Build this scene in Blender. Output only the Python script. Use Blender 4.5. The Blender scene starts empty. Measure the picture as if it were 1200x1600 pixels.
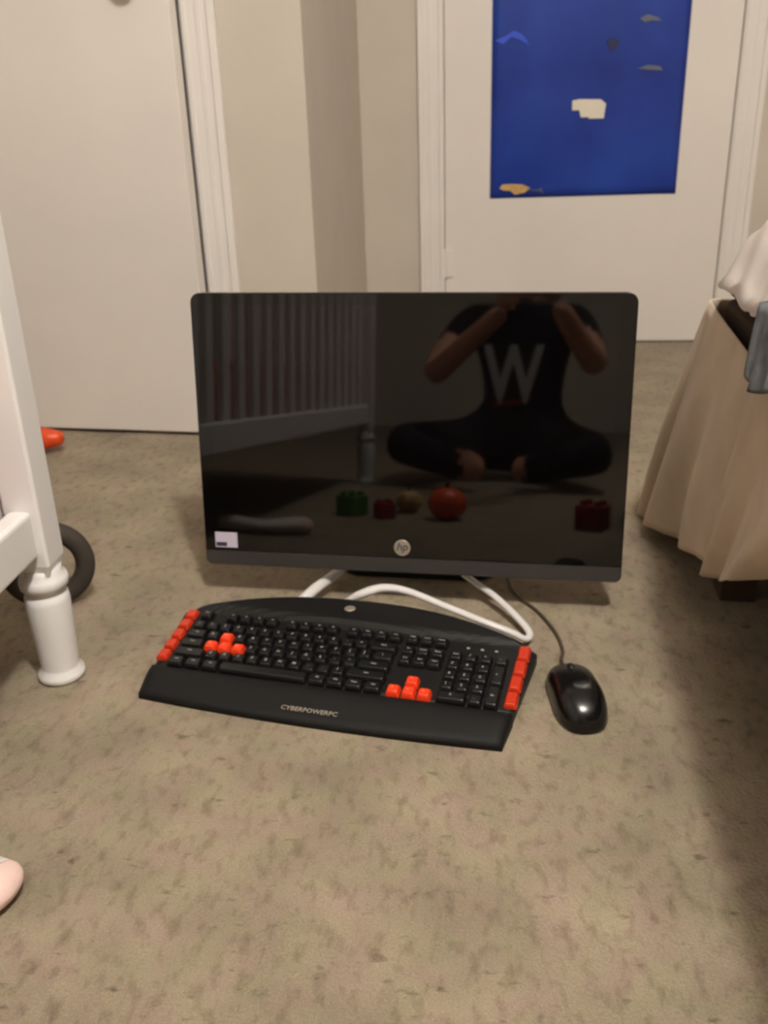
import bpy, bmesh, math, random
from mathutils import Vector, Matrix, noise as mnoise

random.seed(7)
S = bpy.context.scene
COL = S.collection

# ------------------------------------------------------------------ camera
CAM_H, PITCH, ROLL, FPX = 0.6635, 0.4112, -0.0338, 1458.2
fw = Vector((0, math.cos(PITCH), -math.sin(PITCH)))
rt0 = Vector((1, 0, 0)); up0 = Vector((0, math.sin(PITCH), math.cos(PITCH)))
cr, sr = math.cos(ROLL), math.sin(ROLL)
rt = rt0 * cr + up0 * sr
up = up0 * cr - rt0 * sr
cd = bpy.data.cameras.new('camera')
cam = bpy.data.objects.new('camera', cd)
COL.objects.link(cam)
cd.sensor_fit = 'VERTICAL'; cd.sensor_height = 36.0; cd.lens = 36.0 * FPX / 1600.0
cd.dof.use_dof = True; cd.dof.focus_distance = 0.60; cd.dof.aperture_fstop = 12.5   # soft hand-held focus
cd.clip_start = 0.02; cd.clip_end = 50
M = Matrix((rt, up, -fw)).transposed().to_4x4()
M.translation = Vector((0, 0, CAM_H))
cam.matrix_world = M
S.camera = cam

# ------------------------------------------------------------------ world, lamp, exposure
w = bpy.data.worlds.new('world'); S.world = w; w.use_nodes = True
w.node_tree.nodes['Background'].inputs[0].default_value = (0.02, 0.018, 0.015, 1)
w.node_tree.nodes['Background'].inputs[1].default_value = 0.3
ld = bpy.data.lights.new('ceiling_lamp_light', 'POINT')
ld.energy = 146; ld.color = (1.0, 0.96, 0.90); ld.shadow_soft_size = 0.075
lo = bpy.data.objects.new('ceiling_lamp_light', ld); COL.objects.link(lo)
lo.location = (0.388, -0.193, 2.36)
vs = S.view_settings
vs.view_transform = 'Standard'; vs.look = 'None'; vs.gamma = 1.0
vs.use_curve_mapping = False; vs.exposure = 0.0

# ------------------------------------------------------------------ helpers
def srgb(r, g, b):
    f = lambda c: (c / 255 / 12.92) if c / 255 <= 0.04045 else ((c / 255 + 0.055) / 1.055) ** 2.4
    return (f(r), f(g), f(b), 1)

def mat(name, col, rough=0.6, spec=0.5, metal=0.0, var=0.0, scale=20.0, bump=0.0, bscale=80.0, col2=None, ior=1.5, coat=0.0, sheen=0.0, stretch=None):
    m = bpy.data.materials.new(name); m.use_nodes = True
    nt = m.node_tree; b = nt.nodes['Principled BSDF']
    b.inputs['Roughness'].default_value = rough
    b.inputs['Metallic'].default_value = metal
    b.inputs['Specular IOR Level'].default_value = spec
    b.inputs['IOR'].default_value = ior
    b.inputs['Coat Weight'].default_value = coat
    b.inputs['Sheen Weight'].default_value = sheen
    c = tuple(col[:3])
    tc = nt.nodes.new('ShaderNodeTexCoord')
    src = tc.outputs['Object']
    if stretch:
        mp = nt.nodes.new('ShaderNodeMapping'); mp.inputs['Scale'].default_value = stretch
        nt.links.new(src, mp.inputs['Vector']); src = mp.outputs['Vector']
    n = nt.nodes.new('ShaderNodeTexNoise'); n.inputs['Scale'].default_value = scale
    n.inputs['Detail'].default_value = 4
    nt.links.new(src, n.inputs['Vector'])
    r = nt.nodes.new('ShaderNodeValToRGB')
    e = r.color_ramp.elements
    v = max(var, 0.02)
    e[0].position = 0.3; e[1].position = 0.7
    e[0].color = tuple(x * (1 - v) for x in c) + (1,)
    e[1].color = (tuple(col2[:3]) if col2 else tuple(min(1, x * (1 + v)) for x in c)) + (1,)
    nt.links.new(n.outputs['Fac'], r.inputs['Fac'])
    nt.links.new(r.outputs['Color'], b.inputs['Base Color'])
    if bump > 0:
        n2 = nt.nodes.new('ShaderNodeTexNoise'); n2.inputs['Scale'].default_value = bscale
        n2.inputs['Detail'].default_value = 3
        nt.links.new(src, n2.inputs['Vector'])
        bp = nt.nodes.new('ShaderNodeBump'); bp.inputs['Strength'].default_value = bump
        bp.inputs['Distance'].default_value = 0.004
        nt.links.new(n2.outputs['Fac'], bp.inputs['Height'])
        nt.links.new(bp.outputs['Normal'], b.inputs['Normal'])
    return m

def mesh_of(bm, name, m=None, smooth=False):
    bmesh.ops.recalc_face_normals(bm, faces=bm.faces[:])
    me = bpy.data.meshes.new(name); bm.to_mesh(me); bm.free()
    if m: me.materials.append(m)
    if smooth:
        for p in me.polygons: p.use_smooth = True
    return me

def obj(name, data, parent=None, loc=(0, 0, 0), rot=(0, 0, 0), label=None, cat=None, group=None, kind=None):
    o = bpy.data.objects.new(name, data); COL.objects.link(o)
    o.location = loc; o.rotation_euler = rot
    if parent: o.parent = parent
    for k, v in (('label', label), ('category', cat), ('group', group), ('kind', kind)):
        if v: o[k] = v
    return o

def part(name, bm, m, parent=None, smooth=False, **kw):
    return obj(name, mesh_of(bm, name, m, smooth), parent, **kw)

def thing(name, label, cat, loc=(0, 0, 0), rz=0, group=None):
    return obj(name, None, None, loc, (0, 0, rz), label, cat, group)

def box(bm, lo, hi, bevel=0.0, seg=2):
    c = [(a + b) / 2 for a, b in zip(lo, hi)]; s = [b - a for a, b in zip(lo, hi)]
    r = bmesh.ops.create_cube(bm, size=1, matrix=Matrix.Translation(c) @ Matrix.Diagonal((*s, 1)))
    if bevel > 0:
        ed = list({e for v in r['verts'] for e in v.link_edges})
        bmesh.ops.bevel(bm, geom=ed, offset=bevel, segments=seg, profile=0.5, affect='EDGES')
    return bm

def BM(): return bmesh.new()

def lathe(bm, prof, n=32, origin=(0, 0, 0), axis='Z', cap=True):
    ox, oy, oz = origin
    rings = []
    for r, z in prof:
        ring = []
        for i in range(n):
            a = 2 * math.pi * i / n
            p = (r * math.cos(a), r * math.sin(a), z)
            if axis == 'Y': p = (p[0], p[2], p[1])
            if axis == 'X': p = (p[2], p[0], p[1])
            ring.append(bm.verts.new((p[0] + ox, p[1] + oy, p[2] + oz)))
        rings.append(ring)
    for a, b in zip(rings, rings[1:]):
        for i in range(n):
            bm.faces.new((a[i], a[(i + 1) % n], b[(i + 1) % n], b[i]))
    if cap:
        bm.faces.new(rings[0]); bm.faces.new(rings[-1])
    return bm

def spline(pts, n=12):
    P = [Vector(p) for p in pts]; out = []
    for i in range(len(P) - 1):
        p0 = P[max(i - 1, 0)]; p1 = P[i]; p2 = P[i + 1]; p3 = P[min(i + 2, len(P) - 1)]
        for k in range(n):
            t = k / n
            out.append(0.5 * ((2 * p1) + (p2 - p0) * t + (2 * p0 - 5 * p1 + 4 * p2 - p3) * t * t + (3 * p1 - p0 - 3 * p2 + p3) * t ** 3))
    out.append(P[-1])
    return out

def tube(bm, path, rad, n=10, flat=1.0, closed=False):
    """swept tube; flat < 1 squashes it vertically"""
    rings = []
    N = len(path)
    for i, p in enumerate(path):
        if closed: t = path[(i + 1) % N] - path[i - 1]
        else: t = path[min(i + 1, N - 1)] - path[max(i - 1, 0)]
        t.normalize()
        ref = Vector((0, 0, 1)) if abs(t.z) < 0.95 else Vector((1, 0, 0))
        s = t.cross(ref).normalized(); u = s.cross(t).normalized()
        r = rad(i / max(N - 1, 1)) if callable(rad) else rad
        rings.append([bm.verts.new(p + s * (r * math.cos(2 * math.pi * k / n)) + u * (r * flat * math.sin(2 * math.pi * k / n))) for k in range(n)])
    pairs = list(zip(rings, rings[1:]))
    if closed: pairs.append((rings[-1], rings[0]))
    for a, b in pairs:
        for k in range(n):
            bm.faces.new((a[k], a[(k + 1) % n], b[(k + 1) % n], b[k]))
    if not closed:
        bm.faces.new(rings[0]); bm.faces.new(rings[-1])
    return bm

def grid(bm, f, nu, nv, thick=None):
    vs_ = [[bm.verts.new(f(i / nu, j / nv)) for j in range(nv + 1)] for i in range(nu + 1)]
    fs = []
    for i in range(nu):
        for j in range(nv):
            fs.append(bm.faces.new((vs_[i][j], vs_[i + 1][j], vs_[i + 1][j + 1], vs_[i][j + 1])))
    if thick:                     # second layer set off along the vertex normals, closed at the rim
        bm.normal_update()
        lo = [[bm.verts.new(v.co - v.normal * thick) for v in col] for col in vs_]
        for i in range(nu):
            for j in range(nv):
                bm.faces.new((lo[i][j], lo[i][j + 1], lo[i + 1][j + 1], lo[i + 1][j]))
        for i in range(nu):
            for j in (0, nv): bm.faces.new((vs_[i][j], vs_[i + 1][j], lo[i + 1][j], lo[i][j]))
        for j in range(nv):
            for i in (0, nu): bm.faces.new((vs_[i][j], vs_[i][j + 1], lo[i][j + 1], lo[i][j]))
    return bm

def sstep(a, b, x):
    t = min(1, max(0, (x - a) / (b - a))); return t * t * (3 - 2 * t)

def rrect(w_, h_, r, n=6):
    pts = []
    for cx, cy, a0 in ((w_ / 2 - r, h_ / 2 - r, 0), (-w_ / 2 + r, h_ / 2 - r, 90), (-w_ / 2 + r, -h_ / 2 + r, 180), (w_ / 2 - r, -h_ / 2 + r, 270)):
        for k in range(n + 1):
            a = math.radians(a0 + 90 * k / n)
            pts.append((cx + r * math.cos(a), cy + r * math.sin(a)))
    return pts

def loft(bm, loops):
    rs = [[bm.verts.new(p) for p in lp] for lp in loops]
    n = len(rs[0])
    for a, b in zip(rs, rs[1:]):
        for i in range(n):
            bm.faces.new((a[i], a[(i + 1) % n], b[(i + 1) % n], b[i]))
    bm.faces.new(rs[0]); bm.faces.new(rs[-1])
    return bm

def xform(bm, m):
    bmesh.ops.transform(bm, matrix=m, verts=bm.verts[:]); return bm

def text_mesh(s, size, m, name, ext=0.0002, align='CENTER', shear=0.0, bold=0.0, res=2):
    cu = bpy.data.curves.new(name, 'FONT'); cu.body = s; cu.size = size; cu.extrude = ext
    cu.align_x = align; cu.align_y = 'CENTER'; cu.resolution_u = res; cu.shear = shear; cu.offset = bold
    o = bpy.data.objects.new(name, cu); COL.objects.link(o)
    bpy.context.view_layer.update()
    me = bpy.data.meshes.new_from_object(o.evaluated_get(bpy.context.evaluated_depsgraph_get()))
    me.name = name
    bpy.data.objects.remove(o); bpy.data.curves.remove(cu)
    me.materials.clear(); me.materials.append(m)
    return me

# ------------------------------------------------------------------ materials
def carpet_material():
    m = bpy.data.materials.new('carpet'); m.use_nodes = True
    nt = m.node_tree; b = nt.nodes['Principled BSDF']
    b.inputs['Roughness'].default_value = 0.95; b.inputs['Specular IOR Level'].default_value = 0.1
    b.inputs['Sheen Weight'].default_value = 0.15
    tc = nt.nodes.new('ShaderNodeTexCoord')
    def noise(sc, det, stretch=(1, 1, 1), rot=0):
        mp = nt.nodes.new('ShaderNodeMapping'); mp.inputs['Scale'].default_value = stretch; mp.inputs['Rotation'].default_value[2] = rot
        nt.links.new(tc.outputs['Object'], mp.inputs['Vector'])
        n = nt.nodes.new('ShaderNodeTexNoise'); n.inputs['Scale'].default_value = sc; n.inputs['Detail'].default_value = det
        nt.links.new(mp.outputs['Vector'], n.inputs['Vector']); return n
    def ramp(n, p0, c0, p1, c1, out='Fac'):
        r = nt.nodes.new('ShaderNodeValToRGB'); e = r.color_ramp.elements
        e[0].position = p0; e[0].color = c0; e[1].position = p1; e[1].color = c1
        nt.links.new(n.outputs[out], r.inputs['Fac']); return r
    def mul(a, c, fac=1.0, mode='MULTIPLY'):
        x = nt.nodes.new('ShaderNodeMix'); x.data_type = 'RGBA'; x.blend_type = mode; x.inputs['Factor'].default_value = fac
        nt.links.new(a.outputs[2] if a.bl_idname == 'ShaderNodeMix' else a.outputs['Color'], x.inputs['A'])
        nt.links.new(c.outputs['Color'], x.inputs['B']); return x
    base = ramp(noise(9, 5), 0.32, CARPET_A, 0.7, CARPET_B)
    tint = ramp(noise(23, 3), 0.35, (1.0, 0.93, 0.93, 1), 0.65, (0.97, 1.0, 0.88, 1))
    tuft = ramp(noise(75, 5, (1, 0.55, 1), 0.5), 0.28, (0.70, 0.67, 0.64, 1), 0.50, (1.03, 1.03, 1.03, 1))
    speck = ramp(noise(42, 4, (0.8, 1.5, 1), -0.35), 0.27, (0.52, 0.49, 0.46, 1), 0.37, (1, 1, 1, 1))
    fine = ramp(noise(420, 2), 0.25, (0.86, 0.86, 0.86, 1), 0.75, (1.10, 1.10, 1.10, 1))
    x = mul(mul(mul(mul(base, tint), tuft), speck), fine)
    nt.links.new(x.outputs[2], b.inputs['Base Color'])
    n1 = noise(230, 3); n2 = noise(60, 4)
    ad = nt.nodes.new('ShaderNodeMath'); ad.operation = 'ADD'
    nt.links.new(n1.outputs['Fac'], ad.inputs[0]); nt.links.new(n2.outputs['Fac'], ad.inputs[1])
    bp = nt.nodes.new('ShaderNodeBump'); bp.inputs['Strength'].default_value = 0.45; bp.inputs['Distance'].default_value = 0.006
    nt.links.new(ad.outputs[0], bp.inputs['Height']); nt.links.new(bp.outputs['Normal'], b.inputs['Normal'])
    return m

CARPET_A = srgb(133, 122, 106); CARPET_B = srgb(160, 146, 128)
m_carpet = carpet_material()
m_wall = mat('wall_paint', srgb(205, 196, 183), 0.85, 0.2, var=0.03, scale=6, bump=0.12, bscale=300)
m_ceil = mat('ceiling_paint', srgb(238, 234, 226), 0.9, 0.1, var=0.02)
m_white = mat('white_gloss_paint', srgb(234, 228, 222), 0.42, 0.4, var=0.03, scale=4, bump=0.04, bscale=60)
m_door = mat('door_paint', srgb(231, 224, 217), 0.5, 0.35, var=0.035, scale=3.5, bump=0.05, bscale=40)
m_crib = mat('crib_paint', srgb(241, 238, 236), 0.3, 0.5, var=0.02, scale=8, bump=0.03, bscale=50)
m_brass = mat('brass', srgb(150, 120, 80), 0.3, metal=1.0)
m_poster = mat('poster_blue', srgb(12, 42, 132), 0.28, 0.5, var=0.0, scale=5, col2=srgb(30, 66, 160), bump=0.05, bscale=7)
m_pale = mat('print_pale', srgb(230, 222, 205), 0.5)
m_fog = mat('print_faint', srgb(92, 98, 120), 0.5)
m_glint = mat('painted_glint_blue', srgb(42, 78, 205), 0.4)
m_ink = mat('print_dark', srgb(14, 22, 70), 0.5)
m_amber = mat('print_amber', srgb(196, 160, 100), 0.5, var=0.15, scale=90)
m_black = mat('black_plastic', srgb(17, 16, 16), 0.48, 0.35, var=0.05, bump=0.05, bscale=900)
m_palm = mat('palm_rest_plastic', srgb(15, 14, 14), 0.62, 0.28, var=0.06, bump=0.15, bscale=1200)
m_key = mat('key_plastic', srgb(18, 18, 19), 0.36, 0.45, var=0.05)
m_red = mat('red_key_plastic', srgb(236, 62, 22), 0.4, 0.5, var=0.04)
m_macro = mat('macro_key_plastic', srgb(196, 52, 24), 0.25, 0.5, var=0.04)
m_legend = mat('legend_print', srgb(165, 162, 158), 0.5)
m_legend_red = mat('legend_on_red', srgb(245, 150, 120), 0.5)
m_silver = mat('silver_emblem', srgb(190, 180, 165), 0.35, metal=0.6)
m_screen = mat('screen_glass', srgb(5, 4, 4), 0.035, 0.5, ior=1.58)
m_bezel = mat('bezel_glass', srgb(6, 6, 6), 0.05, 0.5, ior=1.55)
m_chin = mat('grey_chin', srgb(62, 59, 57), 0.38, 0.5, metal=0.2, var=0.04)
m_shell = mat('monitor_shell', srgb(30, 29, 28), 0.45, 0.5)
m_stick = mat('sticker_lilac', srgb(205, 195, 215), 0.4)
m_stick2 = mat('sticker_dark', srgb(60, 55, 75), 0.4)
m_mouse = mat('mouse_plastic', srgb(12, 11, 11), 0.25, 0.5, var=0.05)
m_mouse2 = mat('mouse_rubber', srgb(24, 23, 23), 0.5)
m_cable = mat('white_cable', srgb(228, 224, 222), 0.35, 0.5)
m_cord = mat('dark_cord', srgb(74, 62, 48), 0.5)
m_box = mat('bed_base_fabric', srgb(74, 62, 54), 0.9, 0.1, var=0.08)
m_skirt = mat('tan_cotton', srgb(203, 184, 163), 0.92, 0.1, var=0.07, scale=18, bump=0.25, bscale=50, sheen=0.15)
m_sheet = mat('white_cotton', srgb(226, 216, 210), 0.9, 0.1, var=0.03, bump=0.2, bscale=40)
m_blanket = mat('grey_blue_fleece', srgb(98, 102, 108), 0.95, 0.1, var=0.22, scale=30, col2=srgb(138, 142, 146), bump=0.3, bscale=120)
m_pink = mat('pink_cotton', srgb(226, 160, 150), 0.9, 0.1, var=0.06, scale=40, bump=0.2, bscale=200)
m_ring = mat('dark_rubber', srgb(62, 56, 50), 0.7, 0.3, var=0.08)
m_orange = mat('orange_plastic', srgb(228, 78, 26), 0.4, 0.5)
m_green = mat('green_plastic', srgb(70, 130, 40), 0.45)
m_redtoy = mat('red_plush', srgb(150, 40, 40), 0.9, var=0.1)
m_wood = mat('bed_rail_wood', srgb(60, 42, 30), 0.6)
m_skin = mat('skin', srgb(206, 150, 125), 0.55, 0.4, var=0.05)
m_shirt = mat('navy_shirt', srgb(26, 26, 34), 0.95, 0.1, var=0.1, bump=0.2)
m_jeans = mat('dark_jeans', srgb(40, 38, 44), 0.95, 0.1, var=0.1)
m_hair = mat('brown_hair', srgb(58, 40, 28), 0.7)
m_print = mat('shirt_print', srgb(200, 200, 205), 0.8)
m_printred = mat('shirt_print_red', srgb(170, 40, 40), 0.8)

# ------------------------------------------------------------------ the room
# room axes: t runs along the far walls, n away from the camera; every shell object is turned by PSI
PSI = -0.12155
CP, SP = math.cos(PSI), math.sin(PSI)
def room(t, n, z=0): return Vector((t * CP - n * SP, t * SP + n * CP, z))
NA, NB = 1.975, 2.784          # the two far wall planes
TC = -0.368                    # the corner between them
TL, TR, NR, ZC = -2.2, 2.2, -3.6, 2.5
DOOR_H = 2.03
def shell(name, bm, m, **kw):
    return part(name, bm, m, rot=(0, 0, PSI), kind='structure', **kw)

shell('floor', box(BM(), (TL - .2, NR - .2, -0.05), (TR + .2, NB + .2, 0)), m_carpet)
shell('ceiling', box(BM(), (TL - .2, NR - .2, ZC), (TR + .2, NB + .2, ZC + .05)), m_ceil)
# left door opening t -1.365 .. -0.60 ; far door opening -0.135 .. 0.631
b = BM()
box(b, (TL, NA, 0), (-1.375, NA + .12, ZC)); box(b, (-1.375, NA, DOOR_H + .01), (-0.60, NA + .12, ZC))
box(b, (-0.60, NA, 0), (TC, NA + .12, ZC)); box(b, (TC - .12, NA + .12, 0), (TC, NB + .12, ZC))
box(b, (TL, NB, 0), (TC - .12, NB + .12, ZC))
shell('wall_left', b, m_wall)
b = BM()
box(b, (TC, NB, 0), (-0.137, NB + .12, ZC)); box(b, (-0.137, NB, DOOR_H + .01), (0.633, NB + .12, ZC)); box(b, (0.633, NB, 0), (TR, NB + .12, ZC))
box(b, (-0.137, NB + .09, 0), (0.633, NB + .12, DOOR_H + .01))
shell('wall_front', b, m_wall)
shell('wall_right', box(BM(), (TR, NR, 0), (TR + .12, NB + .12, ZC)), m_wall)
shell('wall_rear', box(BM(), (TL, NR - .12, 0), (TR, NR, ZC)), m_wall)
shell('wall_side', box(BM(), (TL - .12, NR, 0), (TL, NB + .12, ZC)), m_wall)

def casing(t0, t1, n, z1, nm):
    """moulded door casing: flat board, inner bead and outer back band"""
    b = BM()
    for a, c, out in ((t0 - .07, t0, 1), (t1, t1 + .07, -1)):
        box(b, (a, n - .013, 0), (c, n, z1 + .07), .003)
        if out == 1:
            box(b, (a, n - .019, 0), (a + .016, n - .012, z1 + .07), .003); box(b, (c - .014, n - .017, 0), (c - .004, n - .012, z1), .002)
            box(b, (a + .028, n - .0155, 0), (a + .038, n - .012, z1 + .03), .001)
        else:
            box(b, (c - .016, n - .019, 0), (c, n - .012, z1 + .07), .003); box(b, (a + .004, n - .017, 0), (a + .014, n - .012, z1), .002)
            box(b, (c - .038, n - .0155, 0), (c - .028, n - .012, z1 + .03), .001)
    box(b, (t0 - .07, n - .013, z1), (t1 + .07, n, z1 + .07), .003)
    return shell(nm, b, m_white)
casing(-1.375, -0.603, NA, DOOR_H, 'trim_1')
casing(-0.137, 0.633, NB, DOOR_H, 'trim_2')
b = BM(); box(b, (-0.532, NA - .012, 0), (TC + .012, NA, .08), .003); box(b, (TC, NA - .012, 0), (TC + .012, NB, .08), .003)
shell('baseboard_left', b, m_white)
b = BM(); box(b, (TC + .012, NB - .012, 0), (-0.208, NB, .08), .003); box(b, (0.704, NB - .012, 0), (TR, NB, .08), .003)
shell('baseboard_front', b, m_white)

# left door, standing slightly ajar: hinged on its left edge
b = BM(); box(b, (-.650, NA + .030, 0), (-.603, NA + .060, DOOR_H)); box(b, (-1.375, NA + .042, 0), (-.603, NA + .060, .03))
shell('trim_3', b, m_white)
hinge = room(-1.365, NA - .004)
AJ = -0.079
b = box(BM(), (0, 0, .009), (0.763, .036, DOOR_H - .004), .002)
d1 = part('door_1', b, m_door, loc=hinge, rot=(0, 0, PSI + AJ), kind='structure')
b = BM(); lathe(b, [(.0, -.062), (.018, -.062), (.026, -.054), (.028, -.044), (.024, -.034), (.013, -.026), (.012, -.012), (.030, -.008), (.032, 0), (0, .0)], 28, (0.704, 0, 0.915), 'Y', cap=False)
part('door_knob', b, m_brass, d1, smooth=True)
# far door, shut
b = box(BM(), (-0.1355, NB - .002, .004), (0.6315, NB + .034, DOOR_H - .002), .002)
d2 = shell('door_2', b, m_door)
for z in (0.235, 1.05, 1.80):
    b = BM(); lathe(b, [(.0055, z - .04), (.0055, z + .04)], 12, (-0.1365, NB - .008, 0)); box(b, (-.1365, NB - .0085, z - .038), (-.112, NB - .0015, z + .038))
    part('hinge', b, m_white, d2)
b = BM(); lathe(b, [(0, -.062), (.018, -.062), (.026, -.054), (.028, -.044), (.024, -.034), (.013, -.026), (.012, -.012), (.030, -.008), (.032, 0), (0, 0)], 28, (0.57, NB - .002, 0.99), 'Y', cap=False)
part('door_knob', b, m_brass, d2, smooth=True)

# ceiling lamp base above its bulb
lamp = thing('ceiling_lamp', 'small white ceiling rose with bare bulb, mounted above the carpet', 'lamp', (0.388, -0.193, 2.36))
b = BM(); lathe(b, [(0, .14), (.075, .14), (.075, .125), (.05, .105), (0, .105)], 32, cap=False)
part('ceiling_rose', b, m_white, lamp, smooth=True)
b = BM(); lathe(b, [(0, .105), (.02, .105), (.02, .082), (0, .082)], 24, cap=False)
part('lamp_socket', b, m_white, lamp)

# ------------------------------------------------------------------ poster on the far door
P0 = room(-0.009, NB - .0036, 0.412)
pz = thing('poster', 'glossy blue poster with small printed shapes, stuck on the far white door', 'poster', P0, PSI)
def pf(u, v):
    return Vector((0.508 * u, -.0006 * math.sin(u * 9) * math.sin(v * 7) - .0022 * (sstep(.9, 1, u) * sstep(.3, 0, v)), 0.80 * v + 0.003 * u))
part('paper', grid(BM(), pf, 24, 36, .0004), m_poster, pz, smooth=True)
def flat_print(name, pts, m, lab=None):
    b = BM(); vs_ = [b.verts.new((x, 0, z)) for x, z in pts]; f = b.faces.new(vs_)
    r = bmesh.ops.extrude_face_region(b, geom=[f]); bmesh.ops.translate(b, vec=(0, -.0004, 0), verts=[v for v in r['geom'] if isinstance(v, bmesh.types.BMVert)])
    o = part(name, b, m, pz, loc=(0, -.0026, 0))
    if lab: o['label'] = lab
    return o
flat_print('printed_card', [(.217, .246), (.217, .222), (.236, .222), (.241, .204), (.262, .204), (.262, .200), (.302, .200), (.306, .236), (.292, .247), (.235, .249)], m_pale, 'small cream rectangle with clipped corners')
flat_print('printed_shape', [(.026, .026), (.034, .037), (.060, .038), (.090, .036), (.112, .026), (.096, .014), (.070, .009), (.056, .020), (.038, .021)], m_amber, 'amber fish-like shape at the bottom left')
flat_print('printed_line', [(.112, .0215), (.136, .0205), (.142, .031), (.144, .019), (.150, .010), (.144, .0125), (.139, .017), (.112, .0195)], m_fog)
flat_print('print_and_glint_streak', [(.006, .398), (.030, .388), (.052, .405), (.072, .398), (.098, .384), (.090, .399), (.076, .412), (.056, .420), (.036, .408)], m_glint, 'light blue painted glint')  # gloss highlight on the paper, painted as a flat light blue shape
flat_print('print_and_glint_streak', [(.378, .436), (.400, .445), (.426, .436), (.436, .428), (.410, .430), (.392, .426)], m_fog)
flat_print('print_and_glint_streak', [(.380, .318), (.410, .327), (.440, .322), (.448, .312), (.416, .314), (.398, .316)], m_fog)
flat_print('printed_mark', [(.298, .388), (.318, .392), (.332, .386), (.322, .368), (.312, .362), (.304, .376)], m_ink)

# ------------------------------------------------------------------ computer monitor
MX, MY, MZ, MYAW, MTILT, MW, MH = 0.029, 1.1806, 0.0534, -0.174, 0.135, 0.5928, 0.3879
mon = thing('computer_monitor', 'black flat computer monitor with dark glossy screen and grey lower edge on carpet', 'monitor', (MX, MY, 0), MYAW)
TM = Matrix.Translation((0, 0, MZ)) @ Matrix.Rotation(-MTILT, 4, 'X')
def mon_part(name, b, m, smooth=False, parent=None, lab=None):
    o = part(name, xform(b, TM), m, parent or mon, smooth)
    if lab: o['label'] = lab
    return o
def rr_loop(w_, h_, r, y, zc): return [(x, y, z + zc) for x, z in rrect(w_, h_, r)]
zc = MH / 2
# back shell, bulging towards the middle
mon_part('back_shell', loft(BM(), [rr_loop(MW, MH, .014, .004, zc), rr_loop(MW, MH, .014, .016, zc), rr_loop(MW - .02, MH - .02, .02, .026, zc), rr_loop(MW * .72, MH * .66, .03, .044, zc), rr_loop(MW * .45, MH * .4, .03, .052, zc)]), m_shell)
# one sheet of black glass over the bezel, screen behind its middle
GB = 0.0215
def glass_loop(y, e=0):
    w2, z0, z1, r = MW / 2 - e, GB, MH - e, .013
    L = [(-w2, y, z0), (w2, y, z0)]
    for k in range(7):
        a = math.radians(90 * k / 6); L.append((w2 - r + r * math.cos(a), y, z1 - r + r * math.sin(a)))
    for k in range(7):
        a = math.radians(90 + 90 * k / 6); L.append((-w2 + r + r * math.cos(a), y, z1 - r + r * math.sin(a)))
    return L
fg = mon_part('front_glass', loft(BM(), [glass_loop(.004), glass_loop(.0008), glass_loop(0, .0012)]), m_bezel)
SW, SZ0, SZ1 = .275, .052, .372
b = BM(); box(b, (-SW, -.0004, SZ0), (SW, .0004, SZ1))
mon_part('screen', b, m_screen, parent=mon, lab='unlit glossy display area')
# chin
def chin_loop(y, e=0):
    w2, z0, z1, r = MW / 2 - e, 0 + e, GB, .010
    L = [(w2, y, z1), (-w2, y, z1)]
    for k in range(6):
        a = math.radians(180 + 90 * k / 5); L.append((-w2 + r + r * math.cos(a), y, z0 + r + r * math.sin(a)))
    for k in range(6):
        a = math.radians(270 + 90 * k / 5); L.append((w2 - r + r * math.cos(a), y, z0 + r + r * math.sin(a)))
    return L
ch = mon_part('lower_strip', loft(BM(), [chin_loop(.004), chin_loop(-.0006), chin_loop(-.0026, .0015)]), m_chin, lab='matt grey strip along the bottom')
# round emblem: disc with two slanted letters
TX = TM @ Matrix.Rotation(math.pi / 2, 4, 'X')
b = BM(); lathe(b, [(0, -.0012), (.0112, -.0012), (.0118, -.0006), (.0118, .0002), (0, .0002)], 36, (-.006, 0, .037), 'Y', cap=False)
em = mon_part('round_emblem', b, m_silver, lab='small round silver emblem')
tm = text_mesh('hp', .0165, m_stick2, 'emblem_letters', .0001, shear=.25, bold=.0002)
o = obj('emblem_letters', tm, em); o.matrix_local = TM @ Matrix.Translation((-.0062, -.0014, .0385)) @ Matrix.Rotation(math.pi / 2, 4, 'X')
b = BM(); box(b, (-.281, -.0008, .0265), (-.2475, 0, .0495), .0003, 1)
st = mon_part('sticker', b, m_stick, lab='small lilac-white sticker')
b = BM(); box(b, (-.2795, -.0011, .0285), (-.2635, -.0006, .0345)); mon_part('sticker_print', b, m_stick2, parent=st)
# stand
b = BM()
ang = Matrix.Translation((0, .045, MZ + .20)) @ Matrix.Rotation(math.radians(38), 4, 'X')
box(b, (-.055, -.006, -.30), (.055, .006, 0), .004); xform(b, ang)
part('stand_arm', b, m_shell, mon)
b = BM(); L = [[(x, y + .185, z) for x, y in rrect(.26 - e, .20 - e, .05)] for z, e in ((.0, 0), (.009, 0), (.012, .006))]
loft(b, L); part('stand_base', b, m_shell, mon)

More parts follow.
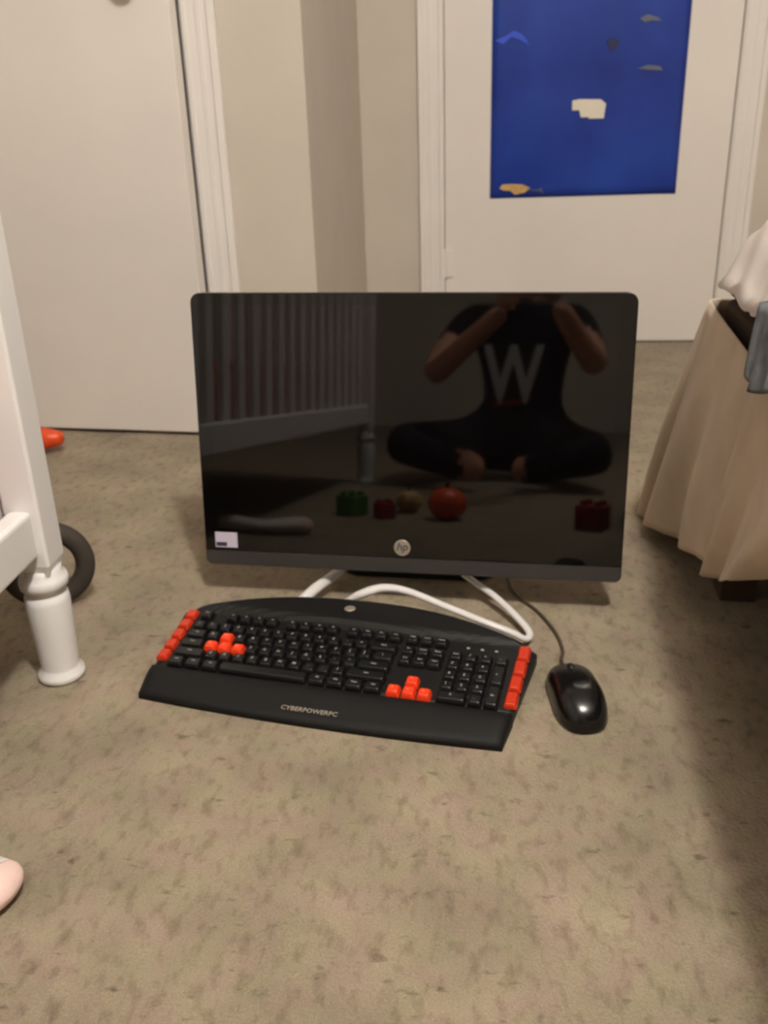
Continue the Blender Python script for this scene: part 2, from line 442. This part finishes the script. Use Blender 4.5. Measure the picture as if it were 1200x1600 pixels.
# ------------------------------------------------------------------ keyboard
KX, KY, KYAW = -0.0703, 0.9883, -0.2854
kb = thing('keyboard', 'black gaming keyboard with red key clusters and wide palm rest on carpet', 'keyboard', (KX, KY, 0), KYAW)
def k_front(u): return -.0935 + .0085 * u * u
def k_rear(u): return .083 + .064 * (1 - abs(u) ** 2.3)
def k_hw(y): return .2255 + (y + .085) * .103
SEAM = -.0368
def deck_z(y): return .0170 + (y + .03) * .105
def k_body(bm, v0, v1, ztop, zbot, nu=40, nv=8, inset=.003):
    """closed slab between two y(u) curves, its upper rim rounded"""
    top = []; bot = []
    for i in range(nu + 1):
        u = -1 + 2 * i / nu; rt_ = []; rb_ = []
        for j in range(nv + 1):
            y = v0(u) + (v1(u) - v0(u)) * j / nv
            x = u * k_hw(y)
            ed = min(1 - abs(u), 1) * .23
            dv = min((y - v0(u)), (v1(u) - y))
            e = min(ed, dv)
            drop = .0035 * (1 - sstep(0, .007, e))
            rt_.append(bm.verts.new((x, y, ztop(u, y) - drop))); rb_.append(bm.verts.new((x, y, zbot(u, y))))
        top.append(rt_); bot.append(rb_)
    for i in range(nu):
        for j in range(nv):
            bm.faces.new((top[i][j], top[i + 1][j], top[i + 1][j + 1], top[i][j + 1]))
            bm.faces.new((bot[i][j], bot[i][j + 1], bot[i + 1][j + 1], bot[i + 1][j]))
        bm.faces.new((top[i][0], bot[i][0], bot[i + 1][0], top[i + 1][0]))
        bm.faces.new((top[i][nv], top[i + 1][nv], bot[i + 1][nv], bot[i][nv]))
    for j in range(nv):
        bm.faces.new((top[0][j], top[0][j + 1], bot[0][j + 1], bot[0][j]))
        bm.faces.new((top[nu][j], bot[nu][j], bot[nu][j + 1], top[nu][j + 1]))
    return bm
def z_deck(u, y):
    z = deck_z(y)
    return z + .006 * sstep(.0845, .099, y)           # raised control strip behind the keys
part('deck', k_body(BM(), lambda u: SEAM + .0006, k_rear, z_deck, lambda u, y: .004 + max(0, (y + .04)) * .06, 48, 26), m_black, kb)
part('palm_rest', k_body(BM(), k_front, lambda u: SEAM, lambda u, y: .0095 + .0125 * sstep(-.097, -.045, y), lambda u, y: .0, 48, 10), m_palm, kb, smooth=True)
for sx in (-1, 1):
    b = box(BM(), (sx * .19 - .012, .068, 0), (sx * .19 + .012, .076, .012), .002); part('foot', b, m_black, kb)
    b = box(BM(), (sx * .19 - .012, -.03, 0), (sx * .19 + .012, -.02, .006), .002); part('foot', b, m_black, kb)

key_cache = {}
def key_mesh(w_, h_, ht, m):
    k = (round(w_, 4), round(h_, 4), ht, m.name)
    if k not in key_cache:
        def lp(dx, z): return [(x, y, z) for x, y in rrect(w_ - dx, h_ - dx, .0022, 2)]
        b = loft(BM(), [lp(.0006, 0), lp(.0022, ht * .55), lp(.0050, ht * .93), lp(.0066, ht)])
        key_cache[k] = mesh_of(b, 'key', m)
    return key_cache[k]
leg_cache = {}
U = .019
TILT = math.atan(.105)
def key(x, y, w_=1, h_=1, txt='', red=False, lab=None, pad=.0012, ht=.0085):
    m = m_macro if red == 2 else m_red if red else m_key
    o = obj('key', key_mesh(w_ * U - pad, h_ * U - pad, ht, m), kb, (x, y, deck_z(y) - .0005), (TILT, 0, 0))
    if red: o['label'] = 'orange-red key'
    if txt:
        if (txt, red) not in leg_cache:
            leg_cache[(txt, red)] = text_mesh(txt, .0062 if len(txt) == 1 else .0036, m_legend_red if red else m_legend, 'legend', .0001, res=1, bold=.00008)
        offx = -.0012 if len(txt) == 1 else 0
        obj('legend', leg_cache[(txt, red)], o, (offx, .0012 * (h_ == 1), ht + .00008))
    return o
X0 = -.2135
YR = [-.0262, -.0072, .0118, .0308, .0498, .0740]
def row(y, items, x0=X0):
    x = x0
    for it in items:
        if isinstance(it, (int, float)): x += it * U; continue
        txt, wd = it if isinstance(it, tuple) else (it, 1)
        key(x + wd * U / 2, y, wd, 1, txt, txt in ('W', 'A', 'S', 'D'))
        x += wd * U
row(YR[5], ['Esc', 1, 'F1', 'F2', 'F3', 'F4', .5, 'F5', 'F6', 'F7', 'F8', .5, 'F9', 'F10', 'F11', 'F12'])
row(YR[4], ['~', '1', '2', '3', '4', '5', '6', '7', '8', '9', '0', '-', '=', ('Back', 2)])
row(YR[3], [('Tab', 1.5), 'Q', 'W', 'E', 'R', 'T', 'Y', 'U', 'I', 'O', 'P', '[', ']', ('\\', 1.5)])
row(YR[2], [('Caps', 1.75), 'A', 'S', 'D', 'F', 'G', 'H', 'J', 'K', 'L', ';', "'", ('Enter', 2.25)])
row(YR[1], [('Shift', 2.25), 'Z', 'X', 'C', 'V', 'B', 'N', 'M', ',', '.', '/', ('Shift', 2.75)])
row(YR[0], [('Ctrl', 1.25), ('Win', 1.25), ('Alt', 1.25), ('', 6.25), ('Alt', 1.25), ('Win', 1.25), ('Menu', 1.25), ('Ctrl', 1.25)])
XN = X0 + 15 * U + .004
row(YR[5], ['PrtSc', 'ScrLk', 'Pause'], XN)
row(YR[4], ['Ins', 'Home', 'PgUp'], XN)
row(YR[3], ['Del', 'End', 'PgDn'], XN)
key(XN + 1.5 * U, YR[1], 1, 1, '^', True)
for i, t_ in enumerate(('<', 'v', '>')): key(XN + (i + .5) * U, YR[0], 1, 1, t_, True)
XP = XN + 3 * U + .004
row(YR[4], ['Num', '/', '*', '-'], XP); row(YR[3], ['7', '8', '9'], XP); row(YR[2], ['4', '5', '6'], XP); row(YR[1], ['1', '2', '3'], XP); row(YR[0], [('0', 2), '.'], XP)
key(XP + 3.5 * U, (YR[3] + YR[2]) / 2, 1, 2, '+'); key(XP + 3.5 * U, (YR[1] + YR[0]) / 2, 1, 2, 'Ent')
for sx in (-1, 1):
    for i in range(5 if sx < 0 else 4):
        n_ = 5 if sx < 0 else 4
        y = -.0145 + (.0735 + .0145) * i / (n_ - 1)
        key(sx * (.2275 - .004 * (1 - i / (n_ - 1)) * 0.6), y, .95, (1.10 if n_ == 5 else 1.48), '', 2, ht=.0065)
# lettering and emblem
pm = text_mesh('CYBERPOWERPC', .0092, m_silver, 'brand_lettering', .0001, bold=.00012)
o = obj('brand_lettering', pm, kb, (-.0035, -.0795, .01395), (.215, 0, 0)); o['label'] = 'small silver lettering'
b = BM(); lathe(b, [(0, .0016), (.0062, .0016), (.0075, .0008), (.0075, 0)], 28, (-.0147, .1205, z_deck(0, .1205)), cap=False)
o = part('badge', b, m_silver, kb); o['label'] = 'small silver badge on the rear strip'
for i in range(3):
    b = box(BM(), (.155 + i * .018, .0728, deck_z(.074) - .001), (.159 + i * .018, .0756, deck_z(.074) + .0012), .0004, 1)
    part('indicator_light', b, m_legend, kb)

# ------------------------------------------------------------------ mouse and cords
ms = thing('computer_mouse', 'glossy black computer mouse with scroll wheel on carpet right of keyboard', 'mouse', (0.2215, 0.930, 0), 0.03)
ML, MWd, MHt = .126, .065, .037
def mouse_pt(th, ph):
    # superellipsoid dome, hump towards the palm end (-y)
    ct, st_ = math.cos(th), math.sin(th)
    ex = lambda c, p: math.copysign(abs(c) ** p, c)
    x = ex(ct, .72) * MWd / 2; y = ex(st_, .80) * ML / 2
    r = math.cos(ph) ** .55
    waist = 1 - .07 * math.exp(-((y - .005) / .03) ** 2)
    z = math.sin(ph) ** .9 * (MHt * (1 - .30 * sstep(-.02, .06, y * r)) * (1 - .10 * sstep(-.02, -.06, y * r)))
    return Vector((x * r * waist, y * r, .003 + z))
b = BM(); rings = []
for j in range(13):
    ph = math.pi / 2 * j / 13
    rings.append([b.verts.new(mouse_pt(2 * math.pi * i / 40, ph)) for i in range(40)])
tip = b.verts.new((0, 0, .003 + MHt * 0.93))
tip.co.z = sum(v.co.z for v in rings[-1]) / 40 + .0004
for a, c in zip(rings, rings[1:]):
    for i in range(40): b.faces.new((a[i], a[(i + 1) % 40], c[(i + 1) % 40], c[i]))
for i in range(40): b.faces.new((rings[-1][i], rings[-1][(i + 1) % 40], tip))
bot = [b.verts.new((v.co.x * .94, v.co.y * .96, 0)) for v in rings[0]]
for i in range(40): b.faces.new((rings[0][i], bot[i], bot[(i + 1) % 40], rings[0][(i + 1) % 40]))
b.faces.new(bot)
part('shell', b, m_mouse, ms, smooth=True)
def mouse_top(y):
    return .003 + MHt * (1 - .30 * sstep(-.02, .06, y)) * (1 - .10 * sstep(-.02, -.06, y)) * math.sin(math.acos(min(.999, abs(y) / (ML / 2)) ** (1 / .55))) ** .9
b = BM(); lathe(b, [(.0, -.0035), (.009, -.0035), (.0105, -.002), (.0105, .002), (.009, .0035), (0, .0035)], 24, (0, .030, mouse_top(.03) - .0065), 'X', cap=False)
part('scroll_wheel', b, m_mouse2, ms, smooth=True)
b = BM(); pth = [Vector((0, y, mouse_top(y) - .0004)) for y in [(.012 + .042 * i / 12) for i in range(13)]]
tube(b, pth, .0009, 6); part('button_seam', b, m_mouse2, ms)
b = BM(); tube(b, [Vector((0, .058, .009)), Vector((0, .066, .008)), Vector((0, .074, .007))], lambda s: .0042 - .0014 * s, 10); part('cord_collar', b, m_mouse2, ms, smooth=True)

def cord(name, pts, r, m, label, flat=1.0, n=10, cat='cable'):
    b = BM(); tube(b, spline(pts, 10), r, n, flat); o = part(name, b, m, smooth=True); o['label'] = label; o['category'] = cat; return o
cord('mouse_cord', [(.2193, 1.004, .007), (.2215, 1.02, .0055), (.2275, 1.045, .004), (.2255, 1.09, .004), (.211, 1.147, .004), (.188, 1.197, .004), (.184, 1.25, .004), (.199, 1.31, .004), (.212, 1.36, .004), (.216, 1.42, .004)], .0020, m_cord,
     'thin dark brown cord running from the mouse back under the monitor')
cord('white_cable', [(-.062, 1.275, .020), (-.080, 1.237, .022), (-.102, 1.195, .026), (-.125, 1.160, .020), (-.126, 1.172, .010), (-.100, 1.174, .009), (-.075, 1.168, .012), (-.055, 1.146, .030), (-.036, 1.137, .045), (-.004, 1.138, .053), (.031, 1.128, .051),
     (.080, 1.101, .041), (.128, 1.069, .034), (.161, 1.058, .024), (.181, 1.058, .013), (.188, 1.079, .012), (.172, 1.124, .016), (.150, 1.165, .022), (.128, 1.194, .027), (.108, 1.225, .034), (.100, 1.252, .060), (.098, 1.268, .12)], lambda q: .0088 - .0036 * sstep(.10, .24, q) + .0022 * math.exp(-((q - .40) / .07) ** 2), m_cable,
     'thick white cable curling between the keyboard and the monitor', .8, 12)

# ------------------------------------------------------------------ white crib on the left
CX, CY = -0.423, 1.029
crib = thing('crib', 'white wooden crib with turned feet, only its corner leg in frame', 'crib', (CX, CY, 0), PSI)
# local: x to the right, y away; side rail runs to y = -1.34, the bed lies towards -x
CL, CW, HS = 1.34, .72, .0225
def crib_leg(x, y):
    b = BM()
    lathe(b, [(0, 0), (.0265, 0), (.0295, .004), (.0290, .010), (.0235, .015), (.0235, .020), (.0262, .07), (.0275, .112), (.0262, .121), (.0215, .125), (.0225, .129), (.0290, .133), (.0300, .140), (.0285, .146), (.0225, .151), (.024, .158), (0, .158)], 32, (x, y, 0), cap=False)
    for f in b.faces: f.smooth = True
    # square post, chamfered into the turning
    loft(b, [[(x + px * s, y + py * s, z) for px, py in rrect(2 * HS, 2 * HS, .004, 3)] for z, s in ((.152, .80), (.168, 1.0), (.95, 1.0), (.965, .85))])
    return part('leg', b, m_crib, crib)
for x, y in ((0, 0), (0, -CL), (-CW, 0), (-CW, -CL)): crib_leg(x, y)
for x in (0, -CW):
    for z0, z1, nm in ((.182, .242, 'bottom_rail'), (.86, .92, 'top_rail')):
        part(nm, box(BM(), (x - .014, -CL + HS, z0), (x + .014, -HS, z1), .006, 3), m_crib, crib)
    n_ = 15
    for i in range(n_):
        y = -CL + HS + (CL - 2 * HS) * (i + 1) / (n_ + 1)
        part('slat', box(BM(), (x - .007, y - .018, .24), (x + .007, y + .018, .862), .003, 2), m_crib, crib)
for y in (0, -CL):
    for z0, z1, nm in ((.182, .262, 'end_rail'), (.86, .92, 'end_rail')):
        part(nm, box(BM(), (-CW + HS, y - .012, z0), (-HS, y + .012, z1), .006, 3), m_crib, crib)
    for i in range(7):
        x = -CW + HS + (CW - 2 * HS) * (i + 1) / 8
        part('slat', box(BM(), (x - .018, y - .007, .26), (x + .018, y + .007, .862), .003, 2), m_crib, crib)
part('mattress_board', box(BM(), (-CW + .016, -CL + .014, .196), (-.016, -.014, .214), .002), m_wood, crib)
mt = part('crib_mattress', box(BM(), (-CW + .03, -CL + .03, .2145), (-.03, -.03, .36), .03, 4), m_pink, loc=(CX, CY, 0), rot=(0, 0, PSI), smooth=True)
mt['label'] = 'pink covered mattress lying inside the white crib'; mt['category'] = 'mattress'

# dark ring standing behind the crib leg
b = BM(); R_, r_ = .0535, .0142

rows = []
for i in range(56):
    a = 2 * math.pi * i / 56
    rows.append([b.verts.new(((R_ + r_ * math.cos(c)) * math.cos(a), r_ * math.sin(c), (R_ + r_ * math.cos(c)) * math.sin(a))) for c in [2 * math.pi * k / 16 for k in range(16)]])
for i in range(56):
    for k in range(16): b.faces.new((rows[i][k], rows[i][(k + 1) % 16], rows[(i + 1) % 56][(k + 1) % 16], rows[(i + 1) % 56][k]))
rg = part('rubber_ring', b, m_ring, loc=(-.492, 1.218, R_ + r_ - .001), rot=(0, 0, .25), smooth=True)
rg['label'] = 'dark grey rubber ring standing on edge behind the white crib leg'; rg['category'] = 'toy ring'

# orange cup lying by the left door
cup = thing('toy_cup', 'small orange plastic cup lying on carpet by the left door', 'toy cup', (-.749, 1.897, .034), 0)
b = BM(); lathe(b, [(0, .070), (.010, .070), (.015, .064), (.033, .0), (.0312, .0), (.0135, .062), (0, .066)], 28, cap=False)
xform(b, Matrix.Rotation(math.radians(90), 4, 'Y')); part('cup_wall', b, m_orange, cup, smooth=True)
b = BM(); lathe(b, [(.0325, 0), (.0338, .001), (.0338, .004), (.0325, .005)], 28, cap=False); xform(b, Matrix.Rotation(math.radians(90), 4, 'Y')); part('rim', b, m_orange, cup, smooth=True)

# pale sock lying at the left edge
sk = thing('sock', 'pale white sock with pink toe lying on carpet at the left edge', 'sock', (-.349, .640, 0), 2.75)
def sock_sec(s):
    if s < .12: k = math.sqrt(max(0, 1 - (1 - s / .12) ** 2))
    else: k = 1 - .12 * sstep(.3, .9, s)
    return k
def sockf(s0, s1, n):
    b = BM(); rs = []
    for i in range(n + 1):
        s = s0 + (s1 - s0) * i / n; k = max(sock_sec(s), .03)
        y0 = .0 + .04 * sstep(.45, 1, s)
        rs.append([b.verts.new((s * .20, y0 + .034 * k * math.cos(a), .017 + (.015 + .003 * math.sin(9 * s)) * k * math.sin(a))) for a in [2 * math.pi * j / 24 for j in range(24)]])
    for a, c in zip(rs, rs[1:]):
        for j in range(24): b.faces.new((a[j], a[(j + 1) % 24], c[(j + 1) % 24], c[j]))
    b.faces.new(rs[0]); b.faces.new(rs[-1]); return b
part('toe', sockf(0, .13, 10), mat('pale_pink_cotton', srgb(236, 205, 196), 0.9, 0.1, var=0.05, scale=40, bump=0.2, bscale=200), sk, smooth=True, label='pink toe')
part('sock_leg', sockf(.13, 1, 24), m_sheet, sk, smooth=True)

# ------------------------------------------------------------------ bed on the right
BC = Vector((0.452, 1.262, 0))
BYAW = math.atan2(-.142, .9899)             # local x: into the bed, local -y: towards the camera along the side
bed = thing('bed', 'low bed with dark base and tan ruffled skirt along the right edge', 'bed', BC, BYAW)
BL_, BW_ = 1.30, 1.05
part('bed_base', box(BM(), (.015, -BL_, .25), (BW_, -.01, .415), .012, 3), m_box, bed)
for x in (.06, BW_ - .06):
    for y in (-.07, -BL_ + .07): part('leg', box(BM(), (x - .025, y - .025, 0), (x + .025, y + .025, .255), .003), m_wood, bed)
mtb = part('bed_mattress', box(BM(), (.012, -BL_ + .01, .416), (BW_, -.012, .462), .018, 4), m_box, loc=BC, rot=(0, 0, BYAW), smooth=True)
mtb['label'] = 'dark brown mattress side between grey blanket and tan skirt'; mtb['category'] = 'mattress'

# skirt: top path follows the far end, the corner and the side; the hem flares and rises
LB = bed.matrix_basis.inverted()
def loc_of(x, y, z): return (Matrix.Translation(BC) @ Matrix.Rotation(BYAW, 4, 'Z')).inverted() @ Vector((x, y, z))
top_pts = [(.75, .012, .40), (.35, .012, .40), (.05, .012, .405), (.006, .004, .408), (-.002, -.03, .406), (-.002, -.25, .395), (-.002, -.45, .388), (-.002, -.8, .385), (-.002, -1.28, .385)]
hw_ = [(1.05, 1.45, .02), (.70, 1.52, .015), (.505, 1.545, .010), (.462, 1.50, .010), (.436, 1.40, .018), (.412, 1.07, .115), (.396, .985, .130), (.364, .66, .275), (.272, .02, .30)]
hem_pts = [tuple(loc_of(*p)) for p in hw_]
tops = spline(top_pts, 14); hems = spline(hem_pts, 14)
NSK = len(tops) - 1
def skirt(u, v):
    i = u * NSK; k = min(int(i), NSK - 1); f = i - k
    a = tops[k].lerp(tops[k + 1], f); h = hems[k].lerp(hems[k + 1], f)
    p = a.lerp(h, v)
    d = (h - a); out = Vector((d.x, d.y, 0))
    bulge = math.sin(v * math.pi) * .02
    fold = (math.sin(u * 75 + .8 * math.sin(v * 3 + u * 20)) * .010 + math.sin(u * 151 + 1) * .004) * v ** .7
    tang = (tops[k + 1] - tops[k]); nrm = Vector((tang.y, -tang.x, 0))
    if nrm.length > 1e-6: nrm.normalize()
    if nrm.x > 0.2 or nrm.y < -.2: nrm = -nrm
    p += nrm * (fold + bulge * .4)
    p.z = max(p.z - (bulge * .6 if v > 0 else 0), .009)
    return p
part('bed_skirt', grid(BM(), skirt, 220, 26, .0025), m_skirt, bed, smooth=True, label='tan gathered cloth skirt')

# grey-blue blanket hanging over the side, nearer part of the bed
def blanket(u, v):
    y = -.285 - u * .90
    wv = math.sin(u * 60 + 2 * v) * .006 + math.sin(u * 133) * .003
    L1 = .50
    if v < .6:
        q = v / .6; return Vector((L1 * (1 - q) - .012 * sstep(.9, 1, q), y + .03 * math.sin(q * 5), .474 + .004 * math.sin(q * 9 + u * 30) - .010 * sstep(.85, 1, q) + .003 * mnoise.noise(Vector((q * 6, u * 20, 0)))))
    q = (v - .6) / .4
    drop = .062 + .010 * math.sin(u * 22 + .5) + .006 * math.sin(u * 47)
    return Vector((-.014 - abs(wv) * q * 1.2 - .003 * q, y + .03 * math.sin(5.0) - .015 * q, .464 - drop * q))
bk = part('blanket', grid(BM(), blanket, 160, 40, .004), m_blanket, loc=BC, rot=(0, 0, BYAW), smooth=True)
bk['label'] = 'grey-blue fleece blanket hanging over the side of the bed'; bk['category'] = 'blanket'

# crumpled white sheet heaped at the far corner
def sheet(u, v):
    y = -.085 - u * .75; x = -.012 + v * .62
    hgt = .27 * math.exp(-((u - .56) / .40) ** 2) * (sstep(0, .13, v)) * (1 - .5 * sstep(.6, 1, v))
    rid = mnoise.noise(Vector((x * 9 + y * 4, y * 10, 2.0))) * .034 + .016 * mnoise.noise(Vector((x * 34 + y * 10, y * 26, 8.0))) + abs(mnoise.noise(Vector((x * 16 - y * 12, y * 8, 5.0)))) * .045
    env = min(1, u * 6 + .3) * min(1, v * 5 + .25)
    z = .484 + hgt + rid * env
    z -= .040 * (1 - sstep(0, .055, v)) * (1 - .45 * sstep(.2, .5, u))
    return Vector((x + .015 * mnoise.noise(Vector((u * 9, v * 7, 1))), y + .02 * mnoise.noise(Vector((v * 9, u * 7, 3))), z))
sh = part('sheet', grid(BM(), sheet, 70, 60, .003), m_sheet, loc=BC, rot=(0, 0, BYAW), smooth=True)
sh['label'] = 'crumpled white sheet heaped on the far corner of the bed'; sh['category'] = 'bed sheet'

# ------------------------------------------------------------------ what the dark screen mirrors, behind the camera
def toy_ball(x, y, r, m, label):
    t = thing('toy_ball', label, 'toy ball', (x, y, 0))
    b = BM(); prof = [(0.001, 0)] + [(r * math.sin(math.pi * k / 18), r - r * math.cos(math.pi * k / 18)) for k in range(1, 18)] + [(.001, 2 * r)]
    b2 = lathe(b, prof, 36)
    for v in b2.verts:
        a = math.atan2(v.co.y, v.co.x); k = 1 - .06 * abs(math.sin(a * 4)) ** .5 * 0 + .04 * math.cos(a * 8)
        v.co.x *= k; v.co.y *= k; v.co.z *= .82
    part('segments', b2, m, t, smooth=True)
    b = BM(); lathe(b, [(.0, 0), (r * .14, 0), (r * .1, r * .25), (0, r * .27)], 14, (0, 0, 1.62 * r), cap=False); part('valve', b, m_wood, t)
toy_ball(-.145, .335, .046, m_orange, 'orange ribbed toy ball on the carpet mirrored in the lower screen')
def toy_block(x, y, s, m, label, rz):
    t = thing('toy_block', label, 'toy block', (x, y, 0), rz)
    part('body', box(BM(), (-s, -s, 0), (s, s, 1.7 * s), .004), m, t)
    b = BM()
    for i in (-.5, .5):
        for j in (-.5, .5): lathe(b, [(s * .28, 1.7 * s), (s * .28, 2.0 * s)], 14, (i * s, j * s, 0))
    part('studs', b, m, t)
toy_block(-.375, .355, .028, m_green, 'green studded toy block on carpet beside the crib, mirrored in the screen', .4)
toy_block(-.285, .375, .022, m_redtoy, 'dark red studded toy block on carpet near the orange ball', .9)
toy_ball(-.262, .26, .033, m_amber, 'amber ribbed toy ball on carpet just behind the toy blocks')
toy_block(.19, .34, .032, m_redtoy, 'larger dark red toy block on the right, mirrored in the screen', .2)

def skin_body(name, verts, edges, radii, m, parent, sub=2):
    me = bpy.data.meshes.new(name); me.from_pydata(verts, edges, [])
    o = bpy.data.objects.new(name, me); COL.objects.link(o)
    sm = o.modifiers.new('skin', 'SKIN')
    for i, r in enumerate(radii):
        me.skin_vertices[0].data[i].radius = (r, r) if not isinstance(r, tuple) else r
    me.skin_vertices[0].data[0].use_root = True
    ss = o.modifiers.new('sub', 'SUBSURF'); ss.levels = sub; ss.render_levels = sub
    bpy.context.view_layer.update()
    em_ = bpy.data.meshes.new_from_object(o.evaluated_get(bpy.context.evaluated_depsgraph_get())); em_.name = name
    bpy.data.objects.remove(o)
    em_.materials.clear(); em_.materials.append(m)
    for p in em_.polygons: p.use_smooth = True
    return obj(name, em_, parent)

per = thing('person', 'person in dark printed shirt sitting cross-legged holding a phone, mirrored faintly in screen', 'person', (-.16, -.62, 0))
# local: faces +y
J = {'pelvis': (0, 0, .12), 'belly': (0, .01, .25), 'chest': (0, .03, .42), 'neck0': (0, .04, .56), 'neck1': (0, .06, .62),
     'ls': (-.17, .04, .52), 'le': (-.24, .24, .33), 'lw': (.02, .42, .515), 'rs': (.17, .04, .52), 're': (.26, .24, .36), 'rw': (.17, .44, .53),
     'lh': (-.10, .02, .11), 'lk': (-.33, .34, .13), 'lf': (-.02, .42, .06), 'rh': (.10, .02, .11), 'rk': (.30, .34, .12), 'rf': (.03, .30, .05)}
ids = list(J)
E_ = [('pelvis', 'belly'), ('belly', 'chest'), ('chest', 'neck0'), ('neck0', 'neck1'), ('chest', 'ls'), ('ls', 'le'), ('le', 'lw'), ('chest', 'rs'), ('rs', 're'), ('re', 'rw'),
      ('pelvis', 'lh'), ('lh', 'lk'), ('lk', 'lf'), ('pelvis', 'rh'), ('rh', 'rk'), ('rk', 'rf')]
RD = {'pelvis': .13, 'belly': .12, 'chest': .125, 'neck0': .06, 'neck1': .05, 'ls': .065, 'le': .042, 'lw': .028, 'rs': .065, 're': .042, 'rw': .028, 'lh': .095, 'lk': .065, 'lf': .045, 'rh': .095, 'rk': .065, 'rf': .045}
body = skin_body('body', [J[k] for k in ids], [(ids.index(a), ids.index(c)) for a, c in E_], [RD[k] for k in ids], m_skin, per)
# clothing by region of the one continuous body mesh
body.data.materials.append(m_shirt); body.data.materials.append(m_jeans)
for p in body.data.polygons:
    c = p.center
    seg_arm = (c.y > .17 and c.z > .24) or c.z > .575
    if seg_arm: p.material_index = 0
    elif c.z < .215: p.material_index = 2 if math.hypot(c.x - .0, c.y - .40) > .10 or c.z > .12 else 0
    else: p.material_index = 1
# head
b = BM(); bmesh.ops.create_uvsphere(b, u_segments=32, v_segments=24, radius=1)
for v in b.verts:
    x, y, z = v.co
    jaw = 1 - .28 * sstep(.1, -.9, z)
    nose = .10 * math.exp(-((x / .16) ** 2 + ((z + .12) / .22) ** 2)) if y > 0 else 0
    eye = -.06 * (math.exp(-(((abs(x) - .36) / .16) ** 2 + ((z - .08) / .12) ** 2)) if y > 0 else 0)
    v.co = Vector((x * .075 * jaw, (y * (1 + nose + eye)) * .095 * (.85 + .15 * jaw) + .09, z * .115 + .74))
hd = part('head', b, m_skin, per, smooth=True)
for sx in (-1, 1):
    b = BM(); bmesh.ops.create_uvsphere(b, u_segments=14, v_segments=10, radius=.011, matrix=Matrix.Translation((sx * .028, .173, .752))); part('eye', b, m_print, hd, smooth=True)
    b = BM(); bmesh.ops.create_uvsphere(b, u_segments=14, v_segments=10, radius=1, matrix=Matrix.Translation((sx * .076, .085, .735)) @ Matrix.Diagonal((.010, .018, .030, 1))); part('ear', b, m_skin, hd, smooth=True)
b = BM(); bmesh.ops.create_uvsphere(b, u_segments=16, v_segments=8, radius=1, matrix=Matrix.Translation((0, .170, .690)) @ Matrix.Diagonal((.024, .008, .006, 1))); part('mouth', b, m_redtoy, hd, smooth=True)
b = BM(); bmesh.ops.create_uvsphere(b, u_segments=32, v_segments=20, radius=1)
bmesh.ops.delete(b, geom=[v for v in b.verts if v.co.z < -.25 or (v.co.y > .45 and v.co.z < .55)], context='VERTS')
for v in b.verts: v.co = Vector((v.co.x * .083, v.co.y * .104 + .083, v.co.z * .122 + .747))
part('hair', b, m_hair, per, smooth=True)
# hands: palm plus five bent fingers each
def hand(wr, sx):
    wr = Vector(wr); V = [tuple(wr), tuple(wr + Vector((sx * -.01, .045, .035)))]; Rr = [.022, (.030, .016)]; Ed = [(0, 1)]
    base = wr + Vector((sx * -.01, .05, .045))
    for k, ln in enumerate((.060, .070, .066, .052)):
        o_ = base + Vector((0, .004 * k, .026 - .018 * k))
        i0 = len(V)
        V += [tuple(o_), tuple(o_ + Vector((-sx * ln * .5, .022, .004))), tuple(o_ + Vector((-sx * ln * .95, .016, 0)))]
        Rr += [.0095, .0085, .0070]; Ed += [(1, i0), (i0, i0 + 1), (i0 + 1, i0 + 2)]
    t0 = wr + Vector((-sx * .016, .022, .030)); i0 = len(V)
    V += [tuple(t0), tuple(t0 + Vector((-sx * .030, -.006, .018))), tuple(t0 + Vector((-sx * .050, -.006, .020)))]
    Rr += [.012, .010, .0085]; Ed += [(0, i0), (i0, i0 + 1), (i0 + 1, i0 + 2)]
    skin_body('hand', V, Ed, Rr, m_skin, per)
hand(J['lw'], -1); hand(J['rw'], 1)
# wide slanted chest print of bold strokes
pr = text_mesh('W', .17, m_print, 'shirt_print', .0008, bold=.004)
o = obj('shirt_print', pr, per); o.matrix_local = Matrix.Translation((.0, .166, .33)) @ Matrix.Rotation(math.pi, 4, 'Z') @ Matrix.Rotation(math.pi / 2, 4, 'X') @ Matrix.Diagonal((1, 1.45, 1, 1))
b = BM(); vv = [b.verts.new(p) for p in ((-.07, .160, .235), (.05, .160, .255), (.06, .160, .268), (-.06, .160, .248))]; f = b.faces.new(vv)
r_e = bmesh.ops.extrude_face_region(b, geom=[f]); bmesh.ops.translate(b, vec=(0, .0015, 0), verts=[v for v in r_e['geom'] if isinstance(v, bmesh.types.BMVert)])
part('shirt_print', b, m_printred, per)
# the phone that takes the picture, behind the lens point
ph = thing('phone', 'black phone held up in both hands, taking the picture of the monitor', 'phone', (0, 0, CAM_H))
PM = M.copy(); PM.translation = Vector((0, 0, 0))
b = BM(); loft(b, [[(x, y - .055, z) for x, y in rrect(.074 - e, .155 - e, .010)] for z, e in ((.004, .003), (.006, 0), (.0105, 0), (.0125, .003))]); xform(b, PM); part('phone_body', b, m_shell, ph)
b = BM(); box(b, (-.034, -.128, .0125), (.034, .018, .0130)); xform(b, PM); part('phone_screen', b, m_screen, ph)
